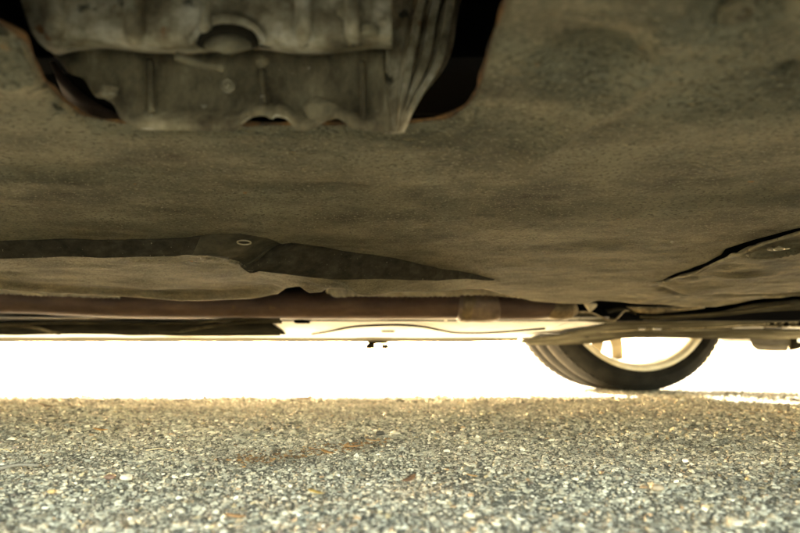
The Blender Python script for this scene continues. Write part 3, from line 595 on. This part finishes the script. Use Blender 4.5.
# ---- wheels
def make_wheel(mirror=1, detail=True):
    """axis along y, inner face at y=0 (towards the car's middle), outer at y=+.23"""
    W = .23
    R0 = WR; ri = .262
    barrel = [(.2665, -.004), (.270, .0), (.268, .010), (.258, .014), (.252, .022), (.246, .05), (.243, .10), (.240, .17), (.243, .195), (.252, .215), (.262, .224), (.268, .228), (.266, .234), (.257, .231), (.247, .222), (.236, .200), (.234, .17), (.236, .10), (.239, .05), (.243, .022), (.247, .006), (.252, -.002)]
    rim = lathe_y('wheel', barrel, M_rim, None, seg=160, closed=True)
    tp_ = [(.262, .006), (.268, -.004), (.275, -.008), (.284, -.010), (.286, -.0115), (.289, -.0115), (.291, -.010), (.300, -.009), (.310, -.004), (.318, .004), (.3235, .014), (.3255, .022)]
    y = .026; 
    for g0 in (.075, .145):
        tp_ += [(.3262, g0 - .014), (.3268, g0), (.3252, g0 + .0015), (.3252, g0 + .0085), (.3268, g0 + .010)]
    tp_ += [(.3262, .194), (.3255, .208), (.3235, .216), (.318, .226), (.310, .234), (.300, .239), (.291, .240), (.284, .240), (.275, .238), (.268, .234), (.262, .224)]
    tyre = lathe_y('tyre', tp_, M_tyre, rim, seg=200)
    # shoulder blocks: real cuts moulded as raised bars round both shoulders
    bm = bmesh.new()
    for k in range(84):
        an = 2 * math.pi * k / 84
        for yy in (.020, .210):
            rot = Matrix.Rotation(-an, 3, 'Y'); bm_box(bm, rot @ Vector((.3210, yy, 0)), (.0075, .026, .0195), rot)
    for v_ in bm.verts: pass
    tr = obj_bm('shoulder_tread', bm, M_tyre, rim); tag(tr, kind='stuff')
    if detail:
        for k in range(5):
            for s in (-1, 1):
                an = R(-90 + 72 * k) + s * .19 ; bm = bmesh.new()
                rot = Matrix.Rotation(-an, 3, 'Y')
                pts = [(.050, .030, .200), (.12, .026, .198), (.19, .0215, .200), (.215, .021, .208), (.246, .024, .225)]; prev = None
                for r_, hw, yy in pts:
                    ring = [bm.verts.new(rot @ Vector((r_, yy + dy, dz))) for dy, dz in ((-.022, -hw), (.008, -hw * .8), (.008, hw * .8), (-.022, hw))]
                    if prev:
                        for a_ in range(4): bm.faces.new((prev[a_], prev[(a_ + 1) % 4], ring[(a_ + 1) % 4], ring[a_]))
                    else: bm.faces.new(ring)
                    prev = ring
                bm.faces.new(prev); obj_bm('spoke', bm, M_spoke, rim)
        lathe_y('hub', [(.0005, .222), (.03, .22), (.062, .212), (.07, .19), (.066, .12), (.05, .11), (.0005, .11)], M_rim, rim, seg=40)
        lathe_y('brake_disc', [(.06, .118), (.148, .118), (.150, .116), (.150, .092), (.148, .09), (.06, .09)], M_disc, rim, seg=64, closed=True)
        box('brake_caliper', (.0, .10, .175), (.13, .075, .05), M_bolt, rim, bevel=.012)
    return rim
def copy_tree(o, parent=None):
    c = o.copy(); scene.collection.objects.link(c); c.parent = parent
    for ch in list(o.children): copy_tree(ch, c)
    return c
YAW = R(10.5)
w = make_wheel(); w.scale = (1.13, 1.13, 1.13); w.parent = car; w.location = (WX, WYI, WR * 1.13); w.rotation_euler = (0, 0, YAW)
w2 = copy_tree(w, car); w2.location = (-1.98, WYI, WR * 1.13); w2.rotation_euler = (0, 0, 0)
w3 = copy_tree(w, car); w3.location = (-1.98, .25, WR * 1.13); w3.rotation_euler = (0, 0, math.pi)
w4 = copy_tree(w, car); w4.location = (WX, .25, WR * 1.13); w4.rotation_euler = (0, 0, math.pi - .02)

# ---- body shell
def arch(cx, n=16, r=.385, zc=.34, z0=.20):
    a0 = math.acos(1); out = []
    s = math.asin(min(1, (zc - z0) / r)); 
    for k in range(n + 1):
        an = math.pi + s - (math.pi + 2 * s) * k / n; out.append((cx + r * math.cos(an), zc + r * math.sin(an)))
    return out
top = [(1.70, .30), (1.74, .50), (1.72, .70), (1.62, .86), (1.30, .98), (.80, 1.05), (.62, 1.09), (.30, 1.33), (-.02, 1.50), (-.6, 1.57), (-1.4, 1.57), (-2.1, 1.50), (-2.5, 1.12), (-2.70, 1.00), (-2.76, .70), (-2.74, .34), (-2.70, .24)]
bottom = [(-2.5, .22)] + arch(-1.98) + [(-1.5, .2), (.38, .2)] + arch(WX) + [(1.22, .172), (1.5, .172), (1.66, .20)]
outline = top + bottom
for (ya, yb) in ((2.02, 2.055), (-.02, .015)):
    bm = bmesh.new(); A = [bm.verts.new((x, ya, z)) for x, z in outline]; B = [bm.verts.new((x, yb, z)) for x, z in outline]
    n = len(A); bm.faces.new(A); bm.faces.new(B)
    for i in range(n): bm.faces.new((A[i], A[(i + 1) % n], B[(i + 1) % n], B[i]))
    bmesh.ops.triangulate(bm, faces=[f for f in bm.faces if len(f.verts) > 4])
    sp = obj_bm('body_side', bm, M_body, car)
    out = 1 if ya > 1 else -1; yo = (2.058 if out > 0 else -.023)
    for poly in ([(.50, 1.12), (.02, 1.42), (-.55, 1.50), (-.55, 1.10)], [(-.63, 1.10), (-.63, 1.50), (-1.45, 1.50), (-1.5, 1.10)], [(-1.58, 1.10), (-1.53, 1.50), (-2.05, 1.44), (-2.3, 1.14)]):
        bm = bmesh.new(); a_ = [bm.verts.new((x, yo, z)) for x, z in poly]; b_ = [bm.verts.new((x, yo - out * .006, z)) for x, z in poly]
        bm.faces.new(a_); bm.faces.new(b_)
        for i in range(4): bm.faces.new((a_[i], a_[(i + 1) % 4], b_[(i + 1) % 4], b_[i]))
        obj_bm('side_window', bm, M_glass, sp)
    for xh in (-.38, -1.34): box('door_handle', (xh, yo + out * .012, .93), (.17, .018, .026), M_body, sp, bevel=.006)
    for cx in (WX, -1.98):                                          # dark wheel housings
        ang = np.linspace(math.pi + .3, -.3, 20)
        y_in = (1.745 if out > 0 else .31); y_out = (2.018 if out > 0 else .017)
        loft('wheel_housing', [[Vector((cx + .384 * math.cos(t), y_in, .34 + .384 * math.sin(t))) for t in ang], [Vector((cx + .384 * math.cos(t), y_out, .34 + .384 * math.sin(t))) for t in ang]], M_dark, car, n=30, thick=.004)
        if out < 0 or cx < 0:
            bm = bmesh.new(); vs = [bm.verts.new((cx + .38 * math.cos(t), y_in + out * .004, .34 + .38 * math.sin(t))) for t in ang]; bm.faces.new(vs); obj_bm('housing_wall', bm, M_dark, car)
skin = bmesh.new(); tops = top; prev = None
for x, z in tops:
    cur = [skin.verts.new((x, y, z + dz)) for y, dz in ((-.019, 0), (.45, .02), (1.0, .03), (1.6, .02), (2.054, 0))]
    if prev:
        for i in range(4): skin.faces.new((prev[i], prev[i + 1], cur[i + 1], cur[i]))
    prev = cur
sk = obj_bm('body_top', skin, M_body, car, smooth=True); md = sk.modifiers.new('thickness', 'SOLIDIFY'); md.thickness = .01; md.offset = -1
for nm, (xa, za), (xb_, zb) in (('windscreen', (.60, 1.125), (.02, 1.515)), ('rear_window', (-2.13, 1.505), (-2.46, 1.185))):
    bm = bmesh.new(); up = Vector((0, 0, .016)); vs = [bm.verts.new(Vector(c) + up) for c in ((xa, .2, za), (xa, 1.07, za + .025), (xa, 1.94, za), (xb_, 1.88, zb), (xb_, 1.07, zb + .03), (xb_, .26, zb))]
    bm.faces.new((vs[0], vs[1], vs[4], vs[5])); bm.faces.new((vs[1], vs[2], vs[3], vs[4])); g_ = obj_bm(nm, bm, M_glass, car)
    md = g_.modifiers.new('thickness', 'SOLIDIFY'); md.thickness = .006
for y in (.32, 1.82):
    box('headlight', (1.735, y, .72), (.05, .36, .11), M_lamp, car, bevel=.02); box('tail_light', (-2.765, y, .92), (.04, .30, .14), M_rustedge, car, bevel=.015)
box('grille', (1.765, 1.07, .62), (.02, .95, .18), M_trim, car, bevel=.008)
# dark closing panels and added backing of the underbody, above what the tray and floor hide
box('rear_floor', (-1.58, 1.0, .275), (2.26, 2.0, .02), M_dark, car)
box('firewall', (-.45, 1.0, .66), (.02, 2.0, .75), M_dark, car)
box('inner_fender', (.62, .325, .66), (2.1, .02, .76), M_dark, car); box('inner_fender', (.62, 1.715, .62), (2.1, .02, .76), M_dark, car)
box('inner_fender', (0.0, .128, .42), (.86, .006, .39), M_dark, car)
box('bay_backing', (.62, 1.345, .38), (1.0, .012, .37), M_dark, car); box('bay_shade_top', (.62, 1.0, .93), (2.12, 1.94, .02), M_dark, car)
box('bay_backing', (-.14, 1.345, .38), (.5, .012, .37), M_dark, car)  # both bay panels: added dark backing that keeps the gaps behind pipe and rails black
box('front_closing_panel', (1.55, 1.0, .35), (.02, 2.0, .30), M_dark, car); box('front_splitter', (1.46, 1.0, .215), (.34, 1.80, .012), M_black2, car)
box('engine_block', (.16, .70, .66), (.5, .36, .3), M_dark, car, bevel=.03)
# near sill
box('near_sill', (-.56, .065, .255), (1.86, .09, .10), M_sill, car, bevel=.01)

# ------------------------------------------------------------------ litter on the asphalt
def gpt(u, v): return PZ(u, v, .003)
def leaf(name, u, v, L, Wd, colr, label, cat, rz=0, tilt=.2, curl=.3, group=None, h=.002):
    m = mat(name + '_tissue', None, .7, 0, ramp=[(.3, tuple(c * .6 for c in colr)), (.7, colr)], scale=150, bump=.3, bscale=400)
    p = gpt(u, v); p.z = .003 + h; bm = bmesh.new(); n = 12; rows = []
    rot = Matrix.Rotation(rz, 3, 'Z') @ Matrix.Rotation(tilt, 3, 'Y')
    for i in range(n + 1):
        t = i / n; w_ = Wd * .5 * math.sin(math.pi * min(max(t, .03), .97)) ** .7 * (1 + .15 * math.sin(9 * t))
        rows.append([bm.verts.new(p + rot @ Vector(((t - .5) * L, s * w_, curl * L * ((t - .5) ** 2) + abs(s) * .25 * w_))) for s in (-1, -.5, 0, .5, 1)])
    for a_, b_ in zip(rows, rows[1:]):
        for k in range(4): bm.faces.new((a_[k], a_[k + 1], b_[k + 1], b_[k]))
    o = obj_bm(name, bm, m, None, smooth=True); md = o.modifiers.new('thickness', 'SOLIDIFY'); md.thickness = .0004
    return tag(o, label, cat, group)
leaf('dry_leaf', 100, 432, .018, .008, (.55, .26, .06), 'small orange dry leaf lying alone on the asphalt at left', 'leaf', .1, .1, .4)
leaf('dry_leaf', 235, 521, .010, .005, (.5, .24, .09), 'reddish orange leaf scrap on the nearest asphalt, left of centre', 'leaf', .2, .15)
leaf('dry_leaf', 327, 455, .013, .007, (.5, .25, .08), 'rust orange leaf scrap at the left end of the debris trail mid asphalt', 'leaf', -.3, .2)
leaf('dry_leaf', 352, 449, .022, .007, (.45, .24, .1), 'long thin orange brown leaf scrap in the middle of the debris trail', 'leaf', .35, .05)
leaf('dry_leaf', 373, 443, .017, .007, (.5, .3, .14), 'pale orange leaf scrap at the upper right end of the debris trail', 'leaf', .2, .1)
leaf('dry_leaf', 410, 485, .011, .008, (.2, .1, .05), 'small dark brown leaf curled on asphalt right of centre', 'leaf', .5, -.3, .8, h=.003)
leaf('dry_leaf', 302, 401.5, .05, .02, (.2, .12, .06), 'brown leaf far off on the bright edge of the asphalt', 'leaf', .1, .05, .3, h=.006)
leaf('dry_leaf', 315, 496, .010, .005, (.5, .32, .08), 'yellow orange leaf scrap on near asphalt below the debris trail', 'leaf', -.2, .2)
leaf('dry_leaf', 46, 409, .03, .012, (.12, .07, .04), 'dark brown leaf near the far edge of the shade at left', 'leaf', .2, .2, .5, h=.005)
leaf('dry_leaf', 472, 479, .009, .004, (.5, .28, .1), 'tiny orange leaf flake on asphalt, right of the curled dark leaf', 'leaf', .2, .2)
def stick(name, a_, b_, r, colr, label, cat):
    m = mat(name + '_bark', None, .8, 0, ramp=[(.3, tuple(c * .7 for c in colr)), (.7, colr)], scale=120, bump=.3)
    p0, p1 = gpt(*a_), gpt(*b_); p0.z = p1.z = .0055; mid = p0.lerp(p1, .5) + Vector((0, .002, .002))
    o = tube(name, [p0, mid, p1], lambda t: r * (1 - .5 * t), m, None, n=16, seg=8); return tag(o, label, cat)
stick('twig', (-14, 475), (40, 468.5), .0016, (.24, .22, .18), 'grey twig lying on the asphalt at the left edge of the photo', 'twig')
stick('straw', (-6, 454.5), (11, 454.5), .0007, (.55, .45, .26), 'short pale straw on asphalt at far left, beyond the grey twig', 'straw')
stick('straw', (146, 453), (174, 454.6), .0006, (.5, .42, .26), 'thin pale straw on asphalt between orange leaf and debris trail', 'straw')
stick('twig', (20, 424), (62, 421), .0008, (.2, .17, .12), 'thin dark twig on asphalt behind the small orange leaf', 'twig')
def pebble(u, v, r, colr, label, seed, flat=.6):
    m = mat('pebble_stone', None, .6, 0, ramp=[(.35, tuple(c * .75 for c in colr)), (.65, colr)], scale=300, bump=.3, bscale=500)
    rr = random.Random(seed); bm = bmesh.new(); bmesh.ops.create_icosphere(bm, subdivisions=2, radius=1); p = gpt(u, v); p.z = .002 + r * flat * .4
    for vt in bm.verts: vt.co = p + Vector((vt.co.x * 1.2, vt.co.y, vt.co.z * flat)) * r * .68 * rr.uniform(.86, 1.1)
    return tag(obj_bm('pebble', bm, m, None), label, 'pebble')
pebble(685, 460.5, .0032, (.7, .68, .6), 'white rounded pebble on the asphalt below the wheel', 1, .8)
pebble(126, 478, .0058, (.55, .52, .43), 'large pale cream pebble among chippings at left', 2)
pebble(110, 477, .0050, (.16, .09, .06), 'dark reddish brown pebble beside a pale cream one at left', 3)
pebble(380, 434, .0075, (.05, .045, .035), 'dark grey pebble above the orange leaf debris trail', 4)
pebble(735, 523, .0048, (.46, .42, .32), 'pale oval pebble at the bottom right of the asphalt', 5)
pebble(657, 488, .0055, (.34, .26, .17), 'brown pebble on the near asphalt at right', 6)
pebble(52, 491, .0035, (.5, .35, .15), 'ochre pebble on near asphalt at left', 7)
pebble(470, 515, .0038, (.58, .54, .42), 'cream pebble on the nearest asphalt right of centre', 8)

# crumbs of leaf and soil strung out between the orange scraps
bm = bmesh.new(); rr = random.Random(5)
for k in range(230):
    t = rr.random(); u = 235 + 150 * t + rr.gauss(0, 9); v = 461 - 20 * t ** 1.2 + rr.gauss(0, 3.0); p = gpt(u, v); p.z = .0028 + rr.random() * .001
    r_ = rr.uniform(.0008, .0028); rot = Matrix.Rotation(rr.uniform(0, 6), 3, 'Z') @ Matrix.Rotation(rr.gauss(0, .4), 3, 'X')
    vs = [bm.verts.new(p + rot @ Vector(c) * r_) for c in ((-1.3, -.3, 0), (0, -.7, .2), (1.2, 0, 0), (.2, .6, .25), (0, 0, -.4))]
    bm.faces.new(vs[:4]); bm.faces.new((vs[0], vs[1], vs[4])); bm.faces.new((vs[1], vs[2], vs[4])); bm.faces.new((vs[2], vs[3], vs[4])); bm.faces.new((vs[3], vs[0], vs[4]))
M_crumb = mat('leaf_crumb', None, .9, 0, ramp=[(.35, (.05, .035, .02)), (.5, (.16, .09, .04)), (.7, (.4, .22, .08))], scale=60)
tag(obj_bm('leaf_litter', bm, M_crumb), 'trail of brown and rust leaf crumbs across the middle of the asphalt', 'leaf litter', kind='stuff')
